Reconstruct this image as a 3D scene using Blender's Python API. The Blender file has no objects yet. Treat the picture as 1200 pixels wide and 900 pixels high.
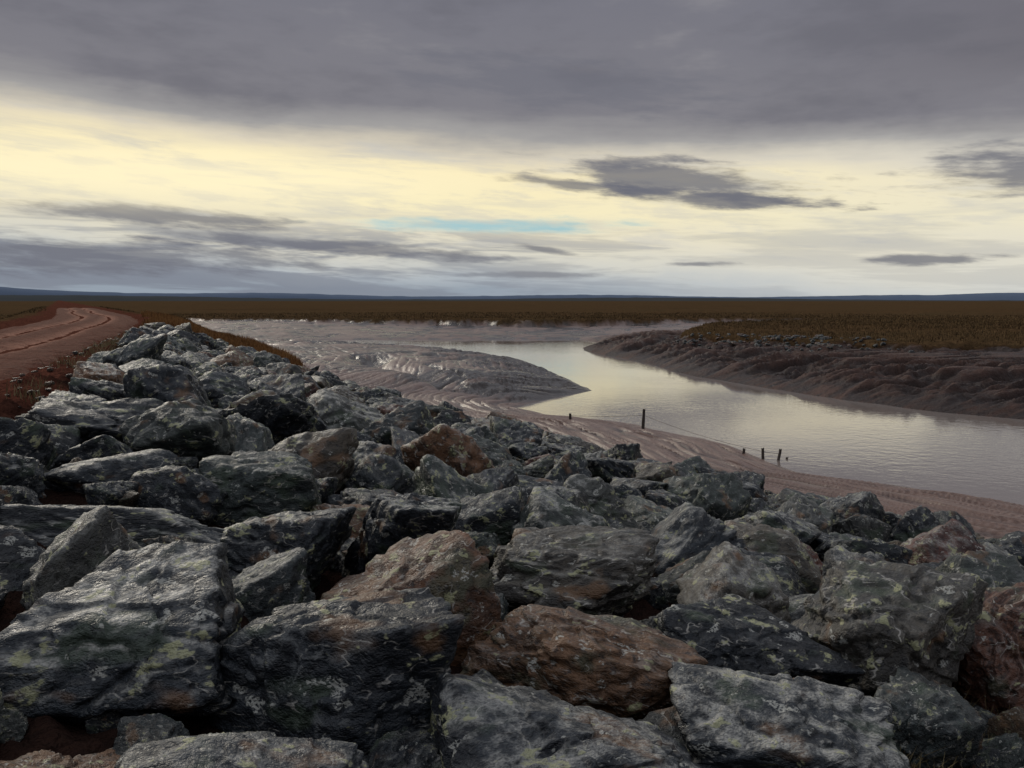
import bpy, bmesh, math, random
import numpy as np
from mathutils import Vector
random.seed(7); rng=np.random.default_rng(11)
scene=bpy.context.scene
scene.view_settings.view_transform='Standard'
scene.view_settings.look='None'
scene.view_settings.exposure=0
root=scene.collection

# ------------------------------------------------------------------ helpers
def _hash(i,j,k,seed):
    with np.errstate(over='ignore'):
        h=(i.astype(np.int64)*374761393+j.astype(np.int64)*668265263+k.astype(np.int64)*2147483647+seed*974711)&0xffffffff
        h=((h^(h>>13))*1274126177)&0xffffffff
        h=(h^(h>>16))&0xffffffff
        h=((h^(h>>15))*2246822519)&0xffffffff
        h=(h^(h>>13))&0xffffffff
    return h/4294967295.0
def vn2(x,y,seed=0):
    xi=np.floor(x);yi=np.floor(y);fx=x-xi;fy=y-yi
    fx=fx*fx*fx*(fx*(fx*6-15)+10);fy=fy*fy*fy*(fy*(fy*6-15)+10)
    z=np.zeros_like(xi)
    a=_hash(xi,yi,z,seed);b=_hash(xi+1,yi,z,seed);c=_hash(xi,yi+1,z,seed);d=_hash(xi+1,yi+1,z,seed)
    return (a*(1-fx)+b*fx)*(1-fy)+(c*(1-fx)+d*fx)*fy
def fbm2(x,y,o=4,seed=0):
    r=0;a=.5;t=0
    for i in range(o):
        r=r+a*vn2(x,y,seed+i);t+=a;a*=.5;x=x*2.03+17.1;y=y*2.03+9.7
    return r/t
def vn3(p,seed=0):
    pi=np.floor(p);f=p-pi;f=f*f*(3-2*f)
    r=0
    for dx in(0,1):
        for dy in(0,1):
            for dz in(0,1):
                w=(f[:,0] if dx else 1-f[:,0])*(f[:,1] if dy else 1-f[:,1])*(f[:,2] if dz else 1-f[:,2])
                r=r+w*_hash(pi[:,0]+dx,pi[:,1]+dy,pi[:,2]+dz,seed)
    return r
def fbm3(p,o=4,seed=0):
    r=0;a=.5;t=0
    for i in range(o):
        r=r+a*vn3(p,seed+i);t+=a;a*=.5;p=p*2.03+11.3
    return r/t
def sstep(a,b,x):
    t=np.clip((x-a)/(b-a),0,1);return t*t*(3-2*t)
def sdf(poly,x,y):
    P=np.array(poly,float);n=len(P)
    d=np.full(x.shape,1e18);ins=np.zeros(x.shape,bool)
    for i in range(n):
        a=P[i];b=P[(i+1)%n];e=b-a
        wx=x-a[0];wy=y-a[1]
        tt=np.clip((wx*e[0]+wy*e[1])/(e@e),0,1)
        d=np.minimum(d,(wx-e[0]*tt)**2+(wy-e[1]*tt)**2)
        if a[1]!=b[1]:
            c=((a[1]>y)!=(b[1]>y))&(x<(b[0]-a[0])*(y-a[1])/(b[1]-a[1])+a[0])
            ins^=c
    d=np.sqrt(d);return np.where(ins,-d,d)
def pdist(pts,x,y):
    d=np.full(x.shape,1e18)
    for a,b in zip(pts[:-1],pts[1:]):
        ex=b[0]-a[0];ey=b[1]-a[1];wx=x-a[0];wy=y-a[1]
        tt=np.clip((wx*ex+wy*ey)/(ex*ex+ey*ey),0,1)
        d=np.minimum(d,(wx-ex*tt)**2+(wy-ey*tt)**2)
    return np.sqrt(d)

# ------------------------------------------------------------------ terrain function
WL=-4.3
NX,NY=.9368,.35
WATER=[(14.8,23.3),(12.7,26.2),(10.4,28.6),(9.7,31.4),(8.1,35.3),(5.8,39.7),(2.2,42.7),(0,46.1),(2.3,50.5),(5.3,55.0),(4.6,60.3),
 (1.5,74.3),(-5.5,87.8),(-18.6,100),(-36,110),(-46,116),(-46,121),(-36,124),(-10.4,127),(10.4,127),(12.5,116),(9,104),(9,96.7),(12,82.8),(14.1,68),
 (17.5,56.1),(20.4,48.9),(23.2,44.4),(25.8,41.2),(34,32),(45,22),(60,10),(85,-20),(110,-60),(80,-60),(60,-30),(40,-5),(28,10),(20,18.5)]
MARSH1=[(-9000,170),(-66,168),(-50,168),(-20,158),(0,151),(14,152),(40,160),(75,160),(50,148),(30,132),(22,106),(20,93),(25,83),
 (32,76),(42,67),(60,52),(85,38),(130,15),(200,-60),(9000,-60),(9000,9000),(-9000,9000)]
MARSH2=[(-7.5,35),(-10.5,45),(-15,57),(-24,77),(-38,105),(-49,130),(-60,155),(-68,172),(-400,205),(-9000,208),(-9000,-200),(-10,-200)]
GULLY=[(0,46.5),(-3.5,50),(-6,56),(-11,63),(-12,70)]
def st(x,y):
    s=NX*x+NY*y; t=-NY*x+NX*y
    b=.0012*np.clip(t-45,0,60)**2+.144*np.clip(t-105,0,None)
    return s,t,s+b
def H(x,y,full=False):
    x=np.asarray(x,float);y=np.asarray(y,float)
    s,t,sp=st(x,y)
    wx=(fbm2(x/5,y/5,3,5)-.5)*2.2; wy=(fbm2(x/5,y/5,3,9)-.5)*2.2
    dw=sdf(WATER,x+wx*.55,y+wy*.55)
    m1=-sdf(MARSH1,x+wx*2.2,y+wy*2.2); m2=-sdf(MARSH2,x+wx*.9,y+wy*.9)
    dm=np.maximum(m1,m2)
    mid=np.interp(y,[-60,0,15,25,35,45,55,70,85,95,110],[95,50,32,20,14.5,13,12,9,6,3,5])
    right=(x>mid)*(1-sstep(108,132,y))
    far=sstep(100,120,y)*(1-right)
    near=(1-right)*(1-far)
    tip=np.hypot(x-5.3,y-55.5)
    spit=sstep(46.5,50.5,y+.25*x)*near
    near=near*(1-spit)
    A=right*1.0+far*.30+near*.16+spit*np.clip(.12+.105*tip,0,1.35)
    L=right*3.0+far*2+near*1.5+spit*2.0
    g=right*.028+far*.035+near*.085+spit*.004
    dp=np.clip(dw,0,None)
    zm=WL+A*(1-np.exp(-dp/L))+g*dp
    amp=sstep(0,4,dp)
    # narrow wet furrows that sweep along the bank towards the water
    fu=dw+.10*t
    f1_=fbm2(fu*1.15+wx*.4,t*.06,3,21); f2_=fbm2(fu*2.6+wx*.6,t*.11,3,77); f3_=fbm2(fu*5.2+wx,t*.2,2,79)
    g1=sstep(0,.17,np.abs(f1_-.5)*2); g2=sstep(0,.20,np.abs(f2_-.5)*2); g3=sstep(0,.3,np.abs(f3_-.5)*2)
    stripe=np.clip(g1*.45+g2*.4+g3*.25-.12,0,1)
    stripe=stripe*(.65+.7*fbm2(x*.3,y*.3,3,18))
    zm=zm+near*((stripe-.7)*.26*sstep(0,.9,dp))
    run=fbm2(t*.42+.7*wx,dw*.07+3,4,31); rg=np.abs(run-.5)*2
    run2=fbm2(t*1.6+1.2*wx,dw*.22+3,4,35); rg2=np.abs(run2-.5)*2
    rough=fbm2(x*1.1,y*1.1,5,3)-.5
    cut=sstep(.0,1,np.sin(dw*.9+wx*1.6)*.5+.5)*.22
    zm=zm+right*((np.minimum(rg,.35)-.22)*2.0*amp+(np.minimum(rg2,.4)-.2)*.8*amp+rough*.55*amp+cut*amp)
    cre=np.abs(fbm2(x*.10+5,y*.10,4,14)-.5); cre2=np.abs(fbm2(x*.35,y*.22,4,19)-.5)
    zm=zm+(spit+far)*((fbm2(x*.22,y*.22,4,8)-.45)*.34*amp-np.exp(-(cre/.03)**2)*.28*amp*(1-.6*far)-np.exp(-(cre2/.04)**2)*.07*amp)
    zm=zm+spit*((np.minimum(rg2,.4)-.2)*.6*sstep(0,1.,dp)*(1-sstep(4,9,dp))+(g1*.6+g2*.4-.8)*.16*amp)
    zm=zm-np.exp(-(pdist(GULLY,x+wx*.5,y+wy*.5)/1.3)**2)*.8*spit
    zm=np.where(dw<0,WL+np.maximum(dw*.22,-1.2),zm)
    zm=np.minimum(zm,-2.5+.1*wx)
    rr=np.hypot(x,y)
    mz=-2.0+(fbm2(x*.5,y*.5,4,41)-.5)*.5*(1-sstep(300,900,rr))+(fbm2(x*.02,y*.02,3,43)-.5)*.8*(1-sstep(900,2500,rr))
    mm=sstep(-.4,1.3,dm)
    zb=zm*(1-mm)+mz*mm
    grade=np.interp(t,[11,28,40,78,120],[.205,.28,.43,.45,.4])
    q=(sp+1.3)*2.5
    zd=-grade*np.where(q>30,q,np.log1p(np.exp(np.clip(q,-30,30))))/2.5
    q2=(-15.0-sp)*2
    zd=zd-.4*np.where(q2>30,q2,np.log1p(np.exp(np.clip(q2,-30,30))))/2
    inroad=sstep(-11.6,-11.1,sp)*(1-sstep(-4.0,-3.5,sp))
    clod=fbm2(x*3,y*3,4,57)
    zd=zd+((fbm2(x*1.1,y*1.1,4,51)-.5)*.30+(np.maximum(clod,.5)-.5)*.35)*(1-inroad)-inroad*.06
    zd=zd+.14*np.exp(-((sp+3.0)/.5)**2)
    zd=np.maximum(zd,-12)
    k=.25
    h=np.clip(.5+.5*(zd-zb)/k,0,1)
    z=zb*(1-h)+zd*h+k*h*(1-h)
    if not full: return z
    soil=sstep(-.15,.25,zd-zb+(fbm2(x*2,y*2,2,66)-.5)*.4)
    marsh=sstep(-.2,.8,dm+(fbm2(x*.8,y*.8,3,68)-.5)*1.6)
    gs=sstep(40,46,t+wx*2)*sstep(-3.4,-2.2,sp+wx*.6)+ (1-sstep(-14.,-12.5,sp+wx))
    gs=np.clip(gs,0,1)*soil
    marsh=np.maximum(marsh,gs);soil=soil*(1-gs)
    rip=sstep(-3.0,-1.8,sp+(fbm2(x,y,3,4)-.5)*2)*(1-sstep(42,46,t))*soil
    rel=near*stripe+right*np.clip(rg*.9+rg2*.9+rough,0,1)*.8+(spit+far)*np.clip(.72-.8*np.exp(-(cre/.03)**2)-.5*np.exp(-(cre2/.04)**2)+(fbm2(x*.35,y*.35,5,8)-.5)*1.8-spit*.65*(1-sstep(2.5,7,dp))-spit*(1-g1*.6-g2*.4)*.6,0,1)
    return z,marsh,soil,rip,right,rel

def roadz(x,y,sp):
    rut=0
    wob=(fbm2(y*.06,y*0,2,3)-.5)*.9
    for c,w in((-8.9,.36),(-6.5,.36)): rut=rut-.13*np.exp(-((sp-c+wob)/w)**2)
    return .04+rut+.06*np.exp(-((sp+7.7+wob)/.5)**2)+(fbm2(x*1.3,y*1.3,4,90)-.5)*.12+(fbm2(x*5,y*5,3,92)-.5)*.05

# ------------------------------------------------------------------ node helper
class NT:
    def __init__(s,tree): s.t=tree;s.n=tree.nodes;s.l=tree.links
    def new(s,ty,**kw):
        n=s.n.new(ty)
        for k,v in kw.items(): setattr(n,k,v)
        return n
    def put(s,sock,v):
        if isinstance(v,bpy.types.NodeSocket): s.l.new(v,sock)
        elif v is not None:
            if sock.type=='RGBA' and len(v)==3: v=(*v,1)
            sock.default_value=v
    def m(s,op,a,b=None,c=None,clamp=False):
        n=s.new('ShaderNodeMath',operation=op,use_clamp=clamp)
        s.put(n.inputs[0],a);s.put(n.inputs[1],b);s.put(n.inputs[2],c);return n.outputs[0]
    def mix(s,f,a,b,mode='MIX'):
        n=s.new('ShaderNodeMix',data_type='RGBA',blend_type=mode)
        s.put(n.inputs[0],f);s.put(n.inputs[6],a);s.put(n.inputs[7],b);return n.outputs[2]
    def ss(s,x,a,b,lo=0.,hi=1.):
        n=s.new('ShaderNodeMapRange',interpolation_type='SMOOTHSTEP')
        s.put(n.inputs[0],x);n.inputs[1].default_value=a;n.inputs[2].default_value=b;n.inputs[3].default_value=lo;n.inputs[4].default_value=hi
        return n.outputs[0]
    def noise(s,vec,scale,detail=4,rough=.5,dist=0.,dim='3D'):
        n=s.new('ShaderNodeTexNoise',noise_dimensions=dim)
        s.put(n.inputs['Vector'],vec);n.inputs['Scale'].default_value=scale;n.inputs['Detail'].default_value=detail
        n.inputs['Roughness'].default_value=rough;n.inputs['Distortion'].default_value=dist
        return n.outputs['Fac']
    def comb(s,x,y,z=0.):
        n=s.new('ShaderNodeCombineXYZ');s.put(n.inputs[0],x);s.put(n.inputs[1],y);s.put(n.inputs[2],z);return n.outputs[0]
    def ramp(s,f,stops,interp='LINEAR'):
        n=s.new('ShaderNodeValToRGB');cr=n.color_ramp;cr.interpolation=interp
        while len(cr.elements)<len(stops): cr.elements.new(.5)
        for e,(p,c) in zip(cr.elements,stops):
            e.position=p
        for e,(p,c) in zip(cr.elements,stops): e.color=(*c,1)
        s.put(n.inputs[0],f);return n.outputs[0]
    def bump(s,h,dist,strength=1.,normal=None):
        n=s.new('ShaderNodeBump');n.inputs['Strength'].default_value=strength;n.inputs['Distance'].default_value=dist
        s.put(n.inputs['Height'],h)
        if normal is not None: s.put(n.inputs['Normal'],normal)
        return n.outputs[0]
def newmat(name):
    m=bpy.data.materials.new(name);m.use_nodes=True
    b=m.node_tree.nodes['Principled BSDF'];return m,NT(m.node_tree),b

# ------------------------------------------------------------------ world
w=bpy.data.worlds.new("World");scene.world=w;w.use_nodes=True
N=NT(w.node_tree);bg=w.node_tree.nodes['Background']
tc=N.new('ShaderNodeTexCoord').outputs['Generated']
sx=N.new('ShaderNodeSeparateXYZ');N.l.new(tc,sx.inputs[0])
az=N.m('ARCTAN2',sx.outputs[0],sx.outputs[1]); el=N.m('ARCSINE',N.m('MINIMUM',N.m('MAXIMUM',sx.outputs[2],-1.),1.))
v1=N.comb(N.m('MULTIPLY',az,2.6),N.m('MULTIPLY',el,8.))
n1=N.noise(v1,1.4,5,.58)
v2=N.comb(N.m('MULTIPLY',az,3.),N.m('MULTIPLY',N.m('ADD',el,N.m('MULTIPLY',az,.03)),32.))
n2=N.noise(v2,1.3,5,.6,.3)
v3=N.comb(N.m('MULTIPLY',az,8.),N.m('MULTIPLY',N.m('ADD',el,N.m('MULTIPLY',az,.08)),44.),3.)
n3=N.noise(v3,1.5,5,.60)
e=N.m('ADD',el,N.m('MULTIPLY',az,.045))
e=N.m('ADD',e,N.m('MULTIPLY',N.m('SUBTRACT',n1,.5),.05))
e=N.m('ADD',e,N.m('MULTIPLY',N.m('SUBTRACT',n2,.5),.024))
e=N.m('SUBTRACT',e,.008)
col=N.ramp(N.m('MULTIPLY',e,2.,clamp=True),[(0,(.30,.35,.41)),(.03,(.46,.50,.53)),(.07,(.66,.65,.58)),(.13,(.80,.74,.57)),(.20,(.95,.85,.55)),
   (.275,(.97,.85,.54)),(.315,(.72,.65,.51)),(.36,(.36,.35,.345)),(.42,(.215,.21,.235)),(.66,(.185,.185,.22)),(1.,(.68,.71,.78))])
rt=N.m('MULTIPLY',N.ss(az,-.1,.6),N.ss(e,.19,.16))
col=N.mix(N.m('MULTIPLY',rt,.45),col,(.72,.71,.65))
rt2=N.m('MULTIPLY',N.ss(az,.25,.6),N.ss(e,.2,.26)); col=N.mix(N.m('MULTIPLY',rt2,.4),col,(.11,.10,.115))
dm_=N.m('MULTIPLY',N.ss(n1,.48,.66),N.ss(e,.17,.22));col=N.mix(N.m('MULTIPLY',dm_,.5),col,(.13,.13,.155))
dm2=N.m('MULTIPLY',N.ss(n1,.46,.30),N.ss(e,.17,.22));col=N.mix(N.m('MULTIPLY',dm2,.5),col,(.31,.30,.315))
band=N.m('MULTIPLY',N.ss(el,.03,.06),N.ss(e,.18,.15))
col=N.mix(N.m('MULTIPLY',N.m('MULTIPLY',N.ss(n2,.48,.64),band),.40),col,(.54,.54,.52))
col=N.mix(N.m('MULTIPLY',N.m('MULTIPLY',N.ss(n3,.50,.68),band),.32),col,(.50,.51,.53))
low=N.m('MULTIPLY',N.ss(n2,.43,.55),N.m('MULTIPLY',N.ss(el,.105,.06),N.ss(az,.35,-.35,.25,.95)))
col=N.mix(N.m('MULTIPLY',low,.85),col,(.21,.23,.28))
sky=N.new('ShaderNodeTexSky',sky_type='NISHITA',sun_disc=False)
sky.sun_elevation=math.radians(24);sky.sun_rotation=math.radians(-38)
def ell(a0,e0,wa,we,k=1.1,nn=None,soft=.45,tilt=0.):
    a=N.m('DIVIDE',N.m('SUBTRACT',az,a0),wa)
    ee=N.m('SUBTRACT',el,N.m('ADD',N.m('MULTIPLY',N.m('SUBTRACT',az,a0),tilt),e0))
    b=N.m('DIVIDE',ee,we)
    d=N.m('SQRT',N.m('ADD',N.m('MULTIPLY',a,a),N.m('MULTIPLY',b,b)))
    d=N.m('ADD',d,N.m('MULTIPLY',N.m('SUBTRACT',n3 if nn is None else nn,.5),k*2))
    return N.ss(d,1.05,1.05-soft)
skyc=N.mix(1.,sky.outputs[0],(.07,.07,.07),'MULTIPLY')
skyc=N.mix(.75,skyc,(.25,.55,.66))
col=N.mix(N.m('MULTIPLY',ell(-.03,.088,.22,.012,1.1,None,1.0),.9),col,skyc)
dk=(.15,.155,.19)
for (a0,e0,wa,we,f,tl) in [(.21,.138,.17,.026,.85,-.12),(.07,.135,.10,.009,.8,-.12),(.23,.116,.15,.013,.85,-.08),(.14,.160,.09,.010,.55,0),(.57,.132,.13,.032,.85,.05),(.05,.25,.24,.035,.5,-.1),(.47,.043,.075,.007,.8,0),(.22,.042,.05,.004,.7,0),
      (.03,.062,.06,.006,.7,-.2),(-.38,.092,.18,.012,.75,-.05),(-.2,.062,.22,.010,.75,-.05),(-.45,.045,.28,.022,.75,0),(.0,.030,.14,.005,.55,0)]:
    col=N.mix(N.m('MULTIPLY',ell(a0,e0,wa,we,1.25,None,.8,tl),f),col,dk)
gl=ell(-.38,.135,.42,.045,.3,None,.9)
col=N.mix(N.m('MULTIPLY',N.m('MULTIPLY',gl,N.ss(e,.18,.155)),.45),col,(1.10,.98,.66))
# the break in the cloud is only toward the river; behind is overcast
back=N.m('MULTIPLY',N.ss(N.m('ABSOLUTE',az),1.0,1.9),N.ss(el,.55,.30))
col=N.mix(back,col,(.25,.26,.30))
N.l.new(col,bg.inputs[0]);bg.inputs[1].default_value=1.0
w.cycles.sampling_method='MANUAL';w.cycles.sample_map_resolution=512

sun=bpy.data.lights.new('sun','SUN');sun.energy=1.3;sun.angle=math.radians(20);sun.color=(1,.91,.76)
so=bpy.data.objects.new('sun',sun);root.objects.link(so)
sa,se=math.radians(-38),math.radians(24)
dirv=Vector((math.sin(sa)*math.cos(se),math.cos(sa)*math.cos(se),math.sin(se)))
so.rotation_euler=dirv.to_track_quat('Z','Y').to_euler()

# ------------------------------------------------------------------ camera
cam=bpy.data.cameras.new('camera');co=bpy.data.objects.new('camera',cam);root.objects.link(co);scene.camera=co
co.location=(0,0,1.7);co.rotation_euler=(math.radians(90-5.8),0,0)
cam.sensor_width=36;cam.lens=36*967/1200;cam.clip_end=30000;cam.clip_start=.05

# ------------------------------------------------------------------ mesh helper
def mesh_np(name,verts,faces,smooth=True,mat=None,nside=4):
    me=bpy.data.meshes.new(name);nv=len(verts);nf=len(faces)
    me.vertices.add(nv);me.vertices.foreach_set('co',np.asarray(verts,np.float32).ravel())
    me.loops.add(nf*nside);me.loops.foreach_set('vertex_index',np.asarray(faces,np.int32).ravel())
    me.polygons.add(nf);me.polygons.foreach_set('loop_start',np.arange(nf,dtype=np.int32)*nside)
    me.polygons.foreach_set('loop_total',np.full(nf,nside,np.int32))
    me.update(calc_edges=True);me.validate()
    me.polygons.foreach_set('use_smooth',np.full(len(me.polygons),smooth))
    if mat: me.materials.append(mat)
    return me
def addobj(name,me,parent=None):
    o=bpy.data.objects.new(name,me);root.objects.link(o)
    if parent: o.parent=parent
    return o
def grid_faces(nr,nc,wrap):
    i=np.arange(nr-1)[:,None];j=np.arange(nc if wrap else nc-1)[None,:];j2=(j+1)%nc
    return np.stack([i*nc+j,i*nc+j2,(i+1)*nc+j2,(i+1)*nc+j],-1).reshape(-1,4)

# ------------------------------------------------------------------ terrain
f=math.radians(46)
angs=np.concatenate([np.linspace(-f,f,900),np.linspace(f,2*math.pi-f,90)[1:-1]])
rad=np.concatenate([np.geomspace(.4,12,90)[:-1],np.geomspace(12,60,520)[:-1],np.geomspace(60,190,280)[:-1],np.geomspace(190,14000,130)])
R_,A_=np.meshgrid(rad,angs,indexing='ij')
X=(R_*np.sin(A_)).ravel();Y=(R_*np.cos(A_)).ravel()
Z,marsh,soil,rip,right,rel=H(X,Y,True)
fc=grid_faces(len(rad),len(angs),True)[:,::-1]
mt,T,B=newmat('terrain_ground')
at=T.new('ShaderNodeAttribute',attribute_name='mask')
sp_=T.new('ShaderNodeSeparateColor');T.l.new(at.outputs['Color'],sp_.inputs[0])
aM,aS,aP=sp_.outputs[0],sp_.outputs[1],sp_.outputs[2];aR=at.outputs['Alpha']
aL=T.new('ShaderNodeAttribute',attribute_name='relief').outputs['Fac']
oc=T.new('ShaderNodeTexCoord').outputs['Object']
nb=T.noise(oc,2.2,5,.65);nc_=T.noise(oc,14,3,.6);nd=T.noise(oc,.05,5,.65)
mps=T.new('ShaderNodeMapping');T.l.new(oc,mps.inputs[0]);mps.inputs['Scale'].default_value=(.006,.02,1);ne=T.noise(mps.outputs[0],1.,6,.65)
wetp=T.ss(nd,.40,.60)
mudc=T.mix(T.ss(aL,.15,.85),(.022,.012,.009),(.165,.100,.077))
mudc=T.mix(T.m('MULTIPLY',T.ss(nb,.48,.68),.45),mudc,(.062,.036,.027))
mudr=T.mix(T.ss(aL,.15,.8),(.020,.010,.0075),(.080,.041,.030));mudr=T.mix(T.m('MULTIPLY',T.ss(nb,.45,.65),.5),mudr,(.032,.017,.013))
mudc=T.mix(aR,mudc,mudr)
mc=T.ramp(nb,[(.3,(.024,.016,.009)),(.5,(.072,.044,.022)),(.7,(.15,.095,.048))])
mc2=T.ramp(nd,[(.35,(.045,.029,.015)),(.5,(.095,.054,.027)),(.6,(.050,.039,.019)),(.72,(.125,.074,.037))])
mc3=T.ramp(ne,[(.38,(.038,.026,.015)),(.5,(.095,.057,.029)),(.6,(.055,.043,.024)),(.7,(.145,.088,.046))])
mc=T.mix(.5,mc,T.mix(.5,mc2,mc3))
sc=T.mix(nb,(.045,.016,.011),(.165,.063,.041));sc=T.mix(T.m('MULTIPLY',T.ss(nc_,.48,.66),.6),sc,(.025,.010,.008))
sc=T.mix(T.m('MULTIPLY',aP,.90),sc,(.012,.009,.008))
c=T.mix(aM,mudc,mc);c=T.mix(aS,c,sc)
T.l.new(c,B.inputs['Base Color'])
dry=T.m('ADD',aM,aS,clamp=True)
ro=T.m('ADD',T.m('MULTIPLY',T.ss(aL,.1,.7),.14),T.m('MULTIPLY',wetp,.10));ro=T.m('ADD',ro,.23);ro=T.m('ADD',ro,T.m('MULTIPLY',aR,.28))
ro=T.m('MAXIMUM',ro,T.m('MULTIPLY',dry,.98));T.l.new(ro,B.inputs['Roughness'])
sl=T.m('SUBTRACT',T.m('SUBTRACT',.48,T.m('MULTIPLY',aR,.24)),T.m('MULTIPLY',dry,.5));sl=T.m('MAXIMUM',sl,0.);T.l.new(sl,B.inputs['Specular IOR Level'])
hh=T.m('ADD',T.m('MULTIPLY',nb,T.m('ADD',.22,T.m('MULTIPLY',T.m('MAXIMUM',dry,aR),.55))),T.m('MULTIPLY',nc_,T.m('ADD',.05,T.m('MULTIPLY',dry,.15))))
T.l.new(T.bump(hh,.40,.85),B.inputs['Normal'])
me=mesh_np('ground',np.stack([X,Y,Z],1),fc,True,mt)
ca=me.color_attributes.new('mask','FLOAT_COLOR','POINT')
ca.data.foreach_set('color',np.stack([marsh,soil,rip,right],1).astype(np.float32).ravel())
a=me.attributes.new('relief','FLOAT','POINT');a.data.foreach_set('value',rel.astype(np.float32))
addobj('ground',me)

# ------------------------------------------------------------------ water
mw,T,B=newmat('river_water')
oc=T.new('ShaderNodeTexCoord').outputs['Object']
B.inputs['Base Color'].default_value=(.21,.175,.155,1);B.inputs['Roughness'].default_value=.03;B.inputs['IOR'].default_value=2.0
mp=T.new('ShaderNodeMapping');T.l.new(oc,mp.inputs[0]);mp.inputs['Rotation'].default_value=(0,0,.35);mp.inputs['Scale'].default_value=(1,1.3,1)
r1=T.noise(mp.outputs[0],2.0,3,.55);r2=T.noise(mp.outputs[0],7,2,.5);pt=T.noise(oc,.07,3,.5)
hh=T.m('ADD',T.m('MULTIPLY',r1,T.ss(pt,.38,.62,.12,1.)),T.m('MULTIPLY',r2,.14))
T.l.new(T.bump(hh,.010,1.),B.inputs['Normal'])
gx=np.linspace(-60,130,40);gy=np.linspace(-62,140,40);GY,GX=np.meshgrid(gy,gx,indexing='ij')
me=mesh_np('river_water',np.stack([GX.ravel(),GY.ravel(),np.full(GX.size,WL)],1),grid_faces(40,40,False),True,mw)
addobj('river_water',me)

# ------------------------------------------------------------------ dirt road
mr,T,B=newmat('dirt_road')
oc=T.new('ShaderNodeTexCoord').outputs['Object']
uvn=T.new('ShaderNodeAttribute',attribute_name='rutness').outputs['Fac']
nb=T.noise(oc,1.4,5,.65);nc_=T.noise(oc,11,3,.6);nl=T.noise(oc,.35,3,.6)
c=T.mix(nb,(.060,.022,.015),(.165,.066,.043));c=T.mix(T.m('MULTIPLY',T.m('MULTIPLY',uvn,T.ss(nl,.20,.50)),.85),c,(.34,.165,.112));c=T.mix(T.m('MULTIPLY',T.ss(nc_,.5,.68),.6),c,(.04,.016,.012))
T.l.new(c,B.inputs['Base Color']);B.inputs['Roughness'].default_value=.95;B.inputs['Specular IOR Level'].default_value=.05
T.l.new(T.bump(T.m('ADD',nb,T.m('MULTIPLY',nc_,.35)),.2,.9),B.inputs['Normal'])
tt=np.concatenate([np.linspace(-30,60,700),np.linspace(60,200,220)[1:]]);ssp=np.linspace(-11.4,-3.7,80)
TT,SS=np.meshgrid(tt,ssp,indexing='ij')
b=.0012*np.clip(TT-45,0,60)**2+.144*np.clip(TT-105,0,None);S=SS-b
x=S*NX-TT*NY;y=S*NY+TT*NX
ed=(fbm2(x*.8,y*.8,3,12)-.5)*.9
edge=sstep(-11.4,-10.6,SS+ed)*(1-sstep(-4.5,-3.7,SS+ed))
zz=roadz(x,y,SS)*edge-.14*(1-edge)
me=mesh_np('dirt_road',np.stack([x.ravel(),y.ravel(),zz.ravel()],1),grid_faces(len(tt),len(ssp),False)[:,::-1],True,mr)
wob=(fbm2(y*.06,y*0,2,3)-.5)*.9
rutn=(np.exp(-((SS+8.9+wob)/.55)**2)+np.exp(-((SS+6.5+wob)/.55)**2)).ravel()
a=me.attributes.new('rutness','FLOAT','POINT');a.data.foreach_set('value',rutn.astype(np.float32))
addobj('dirt_road',me)

# ------------------------------------------------------------------ rocks
mk,T,B=newmat('rock_stone')
oc=T.new('ShaderNodeTexCoord');oi=T.new('ShaderNodeObjectInfo')
sc_=T.new('ShaderNodeSeparateColor');T.l.new(oi.outputs['Color'],sc_.inputs[0]);tR,tG,tB=sc_.outputs[0],sc_.outputs[1],sc_.outputs[2]
va=T.new('ShaderNodeVectorMath',operation='ADD');T.l.new(oc.outputs['Object'],va.inputs[0]);T.l.new(T.comb(T.m('MULTIPLY',tG,37.),T.m('MULTIPLY',tG,91.),T.m('MULTIPLY',tG,13.)),va.inputs[1]);V=va.outputs[0]
vb=T.new('ShaderNodeVectorMath',operation='ADD');T.l.new(oc.outputs['Normal'],vb.inputs[0]);T.l.new(T.comb(T.m('MULTIPLY',tG,57.),T.m('MULTIPLY',tG,31.),T.m('MULTIPLY',tG,73.)),vb.inputs[1])
fac=T.noise(vb.outputs[0],1.6,1,.5)
n1=T.noise(V,1.2,3,.6);n2=T.noise(V,3.0,5,.68);n3=T.noise(V,11,3,.65);n4=T.noise(V,36,1,.7)
tint=T.ramp(tR,[(0,(.016,.020,.026)),(.30,(.030,.037,.045)),(.5,(.040,.053,.046)),(.66,(.080,.080,.072)),(.8,(.135,.098,.062)),(.92,(.170,.085,.042)),(1.,(.100,.036,.027))])
dark=T.mix(1.,tint,(.36,.37,.40),'MULTIPLY')
pale=T.mix(.5,tint,(.185,.19,.185))
fm=T.m('ADD',T.m('MULTIPLY',fac,.6),T.m('MULTIPLY',n1,.5))
c=T.mix(T.ss(fm,.44,.66),dark,tint);
c=T.mix(T.m('MULTIPLY',T.ss(T.m('ADD',n2,T.m('MULTIPLY',T.m('SUBTRACT',fac,.5),.6)),.54,.68),.75),c,pale)
st1=T.noise(V,1.3,2,.6)
c=T.mix(T.m('MULTIPLY',T.ss(st1,.60,.70),.65),c,(.17,.090,.042))
c=T.mix(T.m('MULTIPLY',T.ss(st1,.44,.34),.55),c,(.056,.078,.048))
c=T.mix(T.m('MULTIPLY',T.ss(n3,.46,.34),.7),c,(.007,.008,.010))
mpv=T.new('ShaderNodeMapping');T.l.new(V,mpv.inputs[0]);mpv.inputs['Scale'].default_value=(1,.45,1.6);mpv.inputs['Rotation'].default_value=(.6,.4,.9)
vn=T.noise(mpv.outputs[0],1.5,3,.55)
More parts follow.
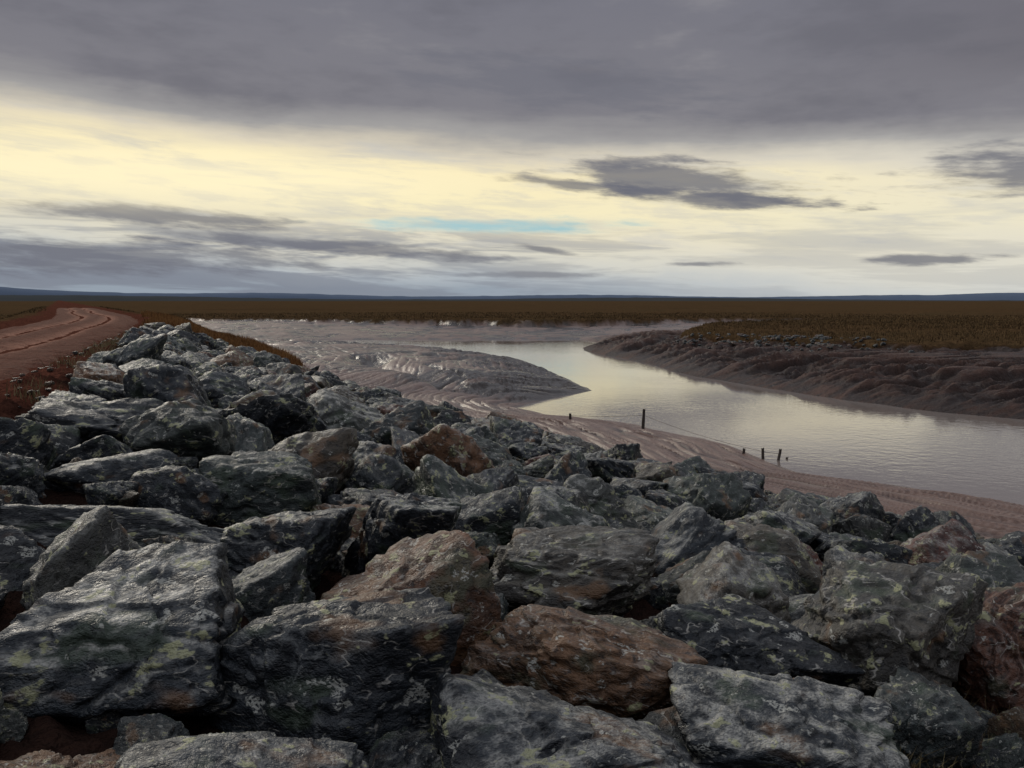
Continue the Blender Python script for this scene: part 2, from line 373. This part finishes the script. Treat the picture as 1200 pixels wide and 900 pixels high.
vein=T.ss(T.m('ABSOLUTE',T.m('SUBTRACT',vn,.5)),.011,.003);vein=T.m('MULTIPLY',vein,T.ss(n2,.46,.58))
c=T.mix(T.m('MULTIPLY',vein,.7),c,(.42,.40,.36))
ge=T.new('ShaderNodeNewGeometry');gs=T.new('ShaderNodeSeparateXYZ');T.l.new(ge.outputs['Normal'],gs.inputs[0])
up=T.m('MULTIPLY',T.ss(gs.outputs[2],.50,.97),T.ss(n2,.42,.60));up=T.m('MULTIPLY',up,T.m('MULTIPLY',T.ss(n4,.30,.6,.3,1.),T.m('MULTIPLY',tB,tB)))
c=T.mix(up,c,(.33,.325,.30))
lv=T.noise(V,3.0,3,.65);li=T.m('MULTIPLY',T.ss(lv,.605,.64),T.ss(n3,.40,.52));c=T.mix(T.m('MULTIPLY',li,.75),c,(.36,.36,.20))
c=T.mix(T.m('MULTIPLY',T.m('MULTIPLY',T.ss(lv,.375,.34),T.ss(n4,.40,.52)),.75),c,(.42,.42,.38))
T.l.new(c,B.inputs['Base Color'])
T.l.new(T.ss(n3,.3,.7,.40,.70),B.inputs['Roughness']);B.inputs['Specular IOR Level'].default_value=.40
hh=T.m('ADD',T.m('MULTIPLY',n2,.8),T.m('ADD',T.m('MULTIPLY',n3,.32),T.m('MULTIPLY',n4,.10)))
T.l.new(T.bump(hh,.062,1.),B.inputs['Normal'])

def rock_mesh(name,seed,sub):
    r=np.random.default_rng(seed)
    bm=bmesh.new();bmesh.ops.create_icosphere(bm,subdivisions=sub,radius=1.0)
    me=bpy.data.meshes.new(name);bm.to_mesh(me);bm.free()
    n=len(me.vertices);v=np.empty(n*3,np.float32);me.vertices.foreach_get('co',v);v=v.reshape(-1,3).astype(float)
    d=v/np.linalg.norm(v,axis=1,keepdims=True)
    k=r.integers(8,13)
    pn=r.normal(size=(k,3));pn/=np.linalg.norm(pn,axis=1,keepdims=True)
    bx=np.array([[1,0,0],[-1,0,0],[0,1,0],[0,-1,0],[0,0,1],[0,0,-1]],float)+r.normal(size=(6,3))*.3
    bx/=np.linalg.norm(bx,axis=1,keepdims=True)
    P=np.vstack([pn,bx]);hs=np.concatenate([r.uniform(.60,.95,k),r.uniform(.58,.80,6)])
    dd=d+ (np.stack([fbm3(d*1.6+seed,3,seed+a) for a in(1,2,3)],1)-.5)*.18
    dd/=np.linalg.norm(dd,axis=1,keepdims=True)
    q=np.clip(dd@P.T,0,None)/hs
    rr=(q**36).sum(1)**(-1/36)
    p=d*rr[:,None]
    disp=(fbm3(p*1.5+seed*3.1,3,seed)-.5)*.20
    rg=np.abs(fbm3(p*1.8+seed*1.7,3,seed+50)-.5)*2
    disp+=-(.08-np.minimum(rg,.08))*.9
    cf=fbm3(p*2.0+seed,2,seed+31)*7;cell=np.floor(cf);ch=cf-cell
    disp+=(sstep(0,.12,ch)-ch)*.05
    ax=P[0];h=p@ax*3.2+fbm3(p*1.6,3,seed+9)*1.6;st_=h-np.floor(h)
    disp+=(sstep(.0,.10,st_)-st_)*.06
    disp+=(fbm3(p*7,4,seed+70)-.5)*.04
    p=p*(1+disp/ np.maximum(rr,.3))[:,None]
    mn,mx=p.min(0),p.max(0);p=(p-(mn+mx)/2)/((mx-mn)/2)
    me.vertices.foreach_set('co',p.astype(np.float32).ravel())
    me.polygons.foreach_set('use_smooth',np.ones(len(me.polygons),bool))
    me.materials.append(mk);me.update();return me

def place(o,x,y,z,sc,rot,tint,pal):
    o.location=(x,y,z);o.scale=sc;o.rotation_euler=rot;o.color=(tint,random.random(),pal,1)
HERO=[
 (-2.02,3.95,.0,.70,.50,.42,.05,.30,1.),
 (-2.95,5.95,-.05,1.02,.54,.30,.10,.15,.8),
 (-4.75,9.6,.16,1.02,.72,.40,.0,.05,.4),
 (-.80,3.85,-.18,.68,.50,.46,-.1,.08,.25),
 (-1.62,5.85,-.16,.54,.46,.38,.4,.2,.6),
 (-.85,6.15,-.20,.56,.50,.44,-.3,.1,1.),
 (.42,6.1,-.45,.74,.52,.36,.1,.70,.6),
 (.46,4.50,-.40,.70,.44,.34,-.5,.90,.3),
 (.25,3.25,-.20,.60,.42,.36,.3,.15,.85),
 (1.35,3.78,-.47,.56,.44,.34,0.,.22,1.),
 (1.52,5.25,-.66,.62,.50,.38,.4,.02,.2),
 (2.68,5.75,-.74,.72,.54,.54,.7,.70,.4),
 (3.85,6.1,-.97,.66,.50,.55,.2,.97,.2),
 (-1.75,2.92,-.20,.38,.32,.26,.2,.90,.2),
 (-1.00,2.84,-.16,.48,.34,.26,-.2,.25,.7),
 (-3.3,4.9,-.05,.55,.42,.34,.6,.1,.3),
 (2.8,8.8,-1.2,.66,.52,.45,-.4,.72,.5),
 (-2.35,7.6,-.07,.54,.46,.36,.3,.45,.6),
 (-3.75,7.6,.0,.60,.44,.30,.3,.2,.9),
 (-.35,7.9,-.42,.55,.45,.38,.1,.12,.5),
]
hx=[];
for i,(x,y,z,a,b_,c_,rz,ti,pa) in enumerate(HERO):
    me=rock_mesh('boulder',300+i,6 if y<7 else 5)
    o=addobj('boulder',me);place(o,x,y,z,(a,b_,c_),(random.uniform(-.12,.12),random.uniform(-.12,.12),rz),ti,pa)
    hx.append((x,y,max(a,b_)*.94))
hx.append((2.35,3.75,.50))      # low grassy gap among the stones
lib=[rock_mesh('riprap_rock',500+i,5) for i in range(20)]
liblo=[rock_mesh('small_rock',800+i,3) for i in range(6)]
pile=bpy.data.objects.new('riprap_rock_pile',None);root.objects.link(pile)
def toe(t): return np.interp(t,[-20,11,16,28,37,44],[15.8,14.6,11.4,8.2,5.8,4.2])
cnt=0
def tintr():
    u=random.random()
    if u<.56: return random.uniform(0,.32)
    if u<.78: return random.uniform(.32,.58)
    if u<.91: return random.uniform(.58,.74)
    if u<.97: return random.uniform(.76,.92)
    return random.uniform(.92,1)
P0=np.array(hx)
for (r0,r1,att) in ((.54,.74,2600),(.36,.54,7000),(.20,.36,11000)):
    for _ in range(att):
        t=random.uniform(-3,43.5);s=random.uniform(-2.4 if t<10 else -2.0,toe(t)-.1)
        if s>toe(t)-1.8 and r0>.3: continue
        if t<9 and r0>.45 and random.random()<.5: continue
        x=s*NX-t*NY;y=s*NY+t*NX
        if y<.2 or abs(x)>y*.95+4: continue
        if math.hypot(x,y)<2.2: continue
        r=random.uniform(r0,r1)
        d=np.hypot(P0[:,0]-x,P0[:,1]-y)
        if (d<(P0[:,2]+r)*.74).any(): continue
        P0=np.vstack([P0,(x,y,r)]);cnt+=1
        a=r;b_=r*random.uniform(.62,.95);c_=r*random.uniform(.5,.8)
        z=float(H(x,y))+c_*random.uniform(.2,.6)
        o=addobj('rock',random.choice(lib),pile)
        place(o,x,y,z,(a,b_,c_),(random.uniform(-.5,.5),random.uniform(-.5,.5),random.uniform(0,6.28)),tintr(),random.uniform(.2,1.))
print('big rocks',cnt)
M_=2400
t=rng.uniform(-3,44,M_);s=-2.5+(toe(t)+1.6+2.5)*rng.random(M_)
x=s*NX-t*NY;y=s*NY+t*NX;z=H(x,y)
for i in range(M_):
    if y[i]<.5 or abs(x[i])>y[i]*.95+4 or math.hypot(x[i],y[i])<1.8: continue
    r=random.uniform(.08,.20)
    o=addobj('rock',random.choice(lib if y[i]<12 else liblo),pile)
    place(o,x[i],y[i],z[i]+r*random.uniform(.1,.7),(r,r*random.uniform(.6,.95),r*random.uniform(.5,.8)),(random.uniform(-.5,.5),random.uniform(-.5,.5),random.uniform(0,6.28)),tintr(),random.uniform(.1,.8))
rub=bpy.data.objects.new('rock_rubble',None);root.objects.link(rub)
for _ in range(520):
    a=random.random();x=18.5+a*14.5+random.gauss(0,1.2);y=89-a*14.5+random.gauss(0,3.4)
    r=random.uniform(.08,.28)*(1.35 if random.random()<.1 else 1);z=float(H(x,y))
    o=addobj('rubble_rock',random.choice(liblo),rub)
    place(o,x,y,z+r*.1,(r,r*.8,r*.65),(random.uniform(-.4,.4),random.uniform(-.4,.4),random.uniform(0,6.28)),random.choice([0,.05,.1,.3,1.]),.0)
ls=bpy.data.objects.new('loose_stones',None);root.objects.link(ls)
for _ in range(800):
    t=random.uniform(8,48);s=toe(min(t,44))+.3+abs(random.gauss(0,1.5));x=s*NX-t*NY;y=s*NY+t*NX
    z=float(H(x,y))
    if z<WL+.05: continue
    r=random.uniform(.04,.17)
    o=addobj('stone',random.choice(liblo),ls)
    place(o,x,y,z+r*.2,(r,r*.8,r*.6),(0,0,random.uniform(0,6.28)),random.uniform(0,1),.2)
for _ in range(500):
    t=random.uniform(5,45);s=random.uniform(-3.9,-1.6) if random.random()<.75 else random.uniform(-14,-11)
    x=s*NX-t*NY;y=s*NY+t*NX;z=float(H(x,y));r=random.uniform(.02,.09)
    o=addobj('stone',random.choice(liblo),ls)
    place(o,x,y,z+r*.3,(r,r*.8,r*.6),(0,0,random.uniform(0,6.28)),random.choice([.97,1.,1.,.1]),.0)

# ------------------------------------------------------------------ grass
def grassmat(name,c1,c2,c3):
    m,T,B=newmat(name);at=T.new('ShaderNodeAttribute',attribute_name='var').outputs['Fac']
    oc=T.new('ShaderNodeTexCoord').outputs['Object'];n=T.noise(oc,.12,3,.6)
    c=T.ramp(T.m('ADD',T.m('MULTIPLY',at,.5),T.m('MULTIPLY',n,.5)),[(.25,c1),(.5,c2),(.75,c3)])
    T.l.new(c,B.inputs['Base Color']);B.inputs['Roughness'].default_value=.85;B.inputs['Specular IOR Level'].default_value=.1;return m
def grass(name,x,y,h0,h1,wd,mat,lean=.35):
    n=len(x);z=H(x,y)-.03;h=rng.uniform(h0,h1,n);a=rng.uniform(0,6.283,n);la=rng.uniform(0,6.283,n);le=rng.uniform(0,lean,n)*h
    ww=wd*rng.uniform(.6,1.3,n);cx,cy=np.cos(a)*ww,np.sin(a)*ww;lx,ly=np.cos(la)*le,np.sin(la)*le
    v=np.stack([np.stack([x-cx,y-cy,z],1),np.stack([x+cx,y+cy,z],1),
       np.stack([x+cx*.6+lx*.4,y+cy*.6+ly*.4,z+h*.6],1),np.stack([x-cx*.6+lx*.4,y-cy*.6+ly*.4,z+h*.6],1),
       np.stack([x+cx*.1+lx,y+cy*.1+ly,z+h],1),np.stack([x-cx*.1+lx,y-cy*.1+ly,z+h],1)],1).reshape(-1,3)
    b=np.arange(n)[:,None]*6
    fa=np.concatenate([b+np.array([[0,1,2,3]]),b+np.array([[3,2,4,5]])])
    me=mesh_np(name,v,fa,False,mat);at=me.attributes.new('var','FLOAT','POINT');at.data.foreach_set('value',np.repeat(rng.random(n),6).astype(np.float32))
    return addobj(name,me)
gm=grassmat('dry_marsh_grass',(.060,.028,.011),(.19,.088,.032),(.32,.175,.065))
gm2=grassmat('marsh_grass',(.034,.024,.012),(.095,.058,.027),(.20,.13,.058))
gmt=grassmat('straw',(.06,.045,.022),(.16,.12,.06),(.27,.22,.12))
def scatter(n,fn,thr=.5,clump=True):
    x,y=fn(n);q=H(x,y,True);m=q[1]*(1-q[2])
    k=(m>thr)
    if clump: k&=fbm2(x*.7,y*.7,3,99)+rng.normal(0,.08,n)>.42
    return x[k],y[k]
def f1(n):
    t=rng.uniform(32,100,n);s=rng.uniform(-4,9,n)-.0012*np.clip(t-45,0,60)**2;return s*NX-t*NY,s*NY+t*NX
x,y=scatter(80000,f1,.45,False);grass('dry_marsh_grass',x,y,.2,.6,.022,gm)
def f2(n):
    y=rng.uniform(30,170,n);x=rng.uniform(14,110,n);return x,y
x,y=scatter(90000,f2);grass('marsh_grass',x,y,.10,.38,.045,gm2)
def f3(n):
    a=rng.uniform(-.62,.62,n);r=rng.uniform(125,240,n);return r*np.sin(a),r*np.cos(a)
x,y=scatter(60000,f3);grass('far_marsh_grass',x,y,.15,.4,.09,gm2)
xs=[];ys=[]
for (cx,cy,n,sd) in [(2.35,3.75,1500,.30),(1.9,3.2,500,.2),(-.35,3.0,160,.12),(3.2,5.2,300,.25)]:
    xs.append(rng.normal(cx,sd,n));ys.append(rng.normal(cy,sd,n))
grass('dry_weeds',np.concatenate(xs),np.concatenate(ys),.06,.24,.004,gmt,.9)
xs=[];ys=[]
for _ in range(60):
    t=random.uniform(14,60);s=random.uniform(-3.2,-1.7);n=60
    s=s-.0012*max(t-45,0)**2
    xs.append(rng.normal(s*NX-t*NY,.18,n));ys.append(rng.normal(s*NY+t*NX,.18,n))
grass('verge_grass',np.concatenate(xs),np.concatenate(ys),.08,.32,.008,gmt,.8)

# ------------------------------------------------------------------ fence posts and wire
mp_,T,B=newmat('weathered_wood')
oc=T.new('ShaderNodeTexCoord').outputs['Object'];mpn=T.new('ShaderNodeMapping');T.l.new(oc,mpn.inputs[0]);mpn.inputs['Scale'].default_value=(30,30,3)
n=T.noise(mpn.outputs[0],1,5,.6);T.l.new(T.mix(n,(.015,.011,.009),(.07,.05,.04)),B.inputs['Base Color']);B.inputs['Roughness'].default_value=.8
T.l.new(T.bump(n,.02,.8),B.inputs['Normal'])
tops=[]
def post(x,y,h,r,lx,ly):
    bm=bmesh.new();rows=9;ns=12;rings=[]
    for i in range(rows):
        f_=i/(rows-1);ring=[]
        for j in range(ns):
            a=j/ns*6.2832;rr=r*(1.08-.25*f_)*(1+random.uniform(-.08,.08))
            zt=-.35+(h+.35)*f_+(random.uniform(-.05,.05) if i==rows-1 else 0)
            ring.append(bm.verts.new((math.cos(a)*rr+lx*f_,math.sin(a)*rr+ly*f_,zt)))
        rings.append(ring)
    for i in range(rows-1):
        for j in range(ns): bm.faces.new((rings[i][j],rings[i][(j+1)%ns],rings[i+1][(j+1)%ns],rings[i+1][j]))
    c=bm.verts.new((lx,ly,h-.01))
    for j in range(ns): bm.faces.new((rings[-1][j],rings[-1][(j+1)%ns],c))
    me=bpy.data.meshes.new('fence_post');bm.to_mesh(me);bm.free();me.materials.append(mp_)
    o=addobj('fence_post',me);z=max(float(H(x,y)),WL-.1);o.location=(x,y,z);tops.append((x+lx*.8,y+ly*.8,z+h*.72));return o
post(5.95,37.2,.95,.075,.06,.05)
post(2.75,38.3,.30,.07,-.03,0)
post(8.9,31.4,.16,.06,.05,0)
post(9.55,30.9,.42,.06,-.03,.02)
post(9.95,30.6,.50,.06,.15,.03)
post(10.35,30.9,.16,.05,.1,0)
mwi,T,B=newmat('rusty_wire');B.inputs['Base Color'].default_value=(.08,.05,.04,1);B.inputs['Metallic'].default_value=.6;B.inputs['Roughness'].default_value=.6
def wire(a,b,sag):
    cu=bpy.data.curves.new('fence_wire','CURVE');cu.dimensions='3D';cu.bevel_depth=.007
    s_=cu.splines.new('POLY');s_.points.add(20)
    for i in range(21):
        f_=i/20;p=[a[k]*(1-f_)+b[k]*f_ for k in range(3)];p[2]-=sag*4*f_*(1-f_);s_.points[i].co=(*p,1)
    cu.materials.append(mwi);addobj('fence_wire',cu)
wire(tops[0],tops[3],.12);wire(tops[1],tops[0],.05);wire(tops[3],tops[4],.02)

# ------------------------------------------------------------------ distant hills
def hills(name,R,fn,c1,c2,seed):
    m,T,B=newmat(name);oc=T.new('ShaderNodeTexCoord').outputs['Object'];n=T.noise(oc,.004,4,.65)
    T.l.new(T.mix(n,c1,c2),B.inputs['Base Color']);B.inputs['Roughness'].default_value=1;B.inputs['Specular IOR Level'].default_value=0
    a=np.linspace(-1.3,1.3,900);h=fn(a)+ (fbm2(a*60,a*0,5,seed)-.5)*R*.0012
    h=np.maximum(h,1)
    rows=[]
    for k,(dr,hf) in enumerate([(0,-.2),(60,.45),(200,.8),(420,1.),(800,.4)]):
        rows.append(np.stack([(R+dr)*np.sin(a),(R+dr)*np.cos(a),-2.5+h*hf],1))
    me=mesh_np(name,np.concatenate(rows),grid_faces(5,900,False)[:,::-1],True,m);addobj(name,me)
hills('distant_hills',8000,lambda a:np.interp(a,[-1.3,-.6,-.5,-.38,-.2,0,.3,.48,.53,.62,.75,1.3],[150,130,108,70,54,52,44,44,64,70,64,70])*(1+.2*np.sin(a*17)),(.10,.13,.19),(.12,.155,.215),5)  # bluish base colours paint the distance haze onto the hills
hills('distant_treeline',3600,lambda a:9+6*np.sin(a*9)+np.interp(a,[-1.3,-.4,0,.4,1.3],[14,10,2,0,4]),(.045,.052,.055),(.07,.072,.072),8)
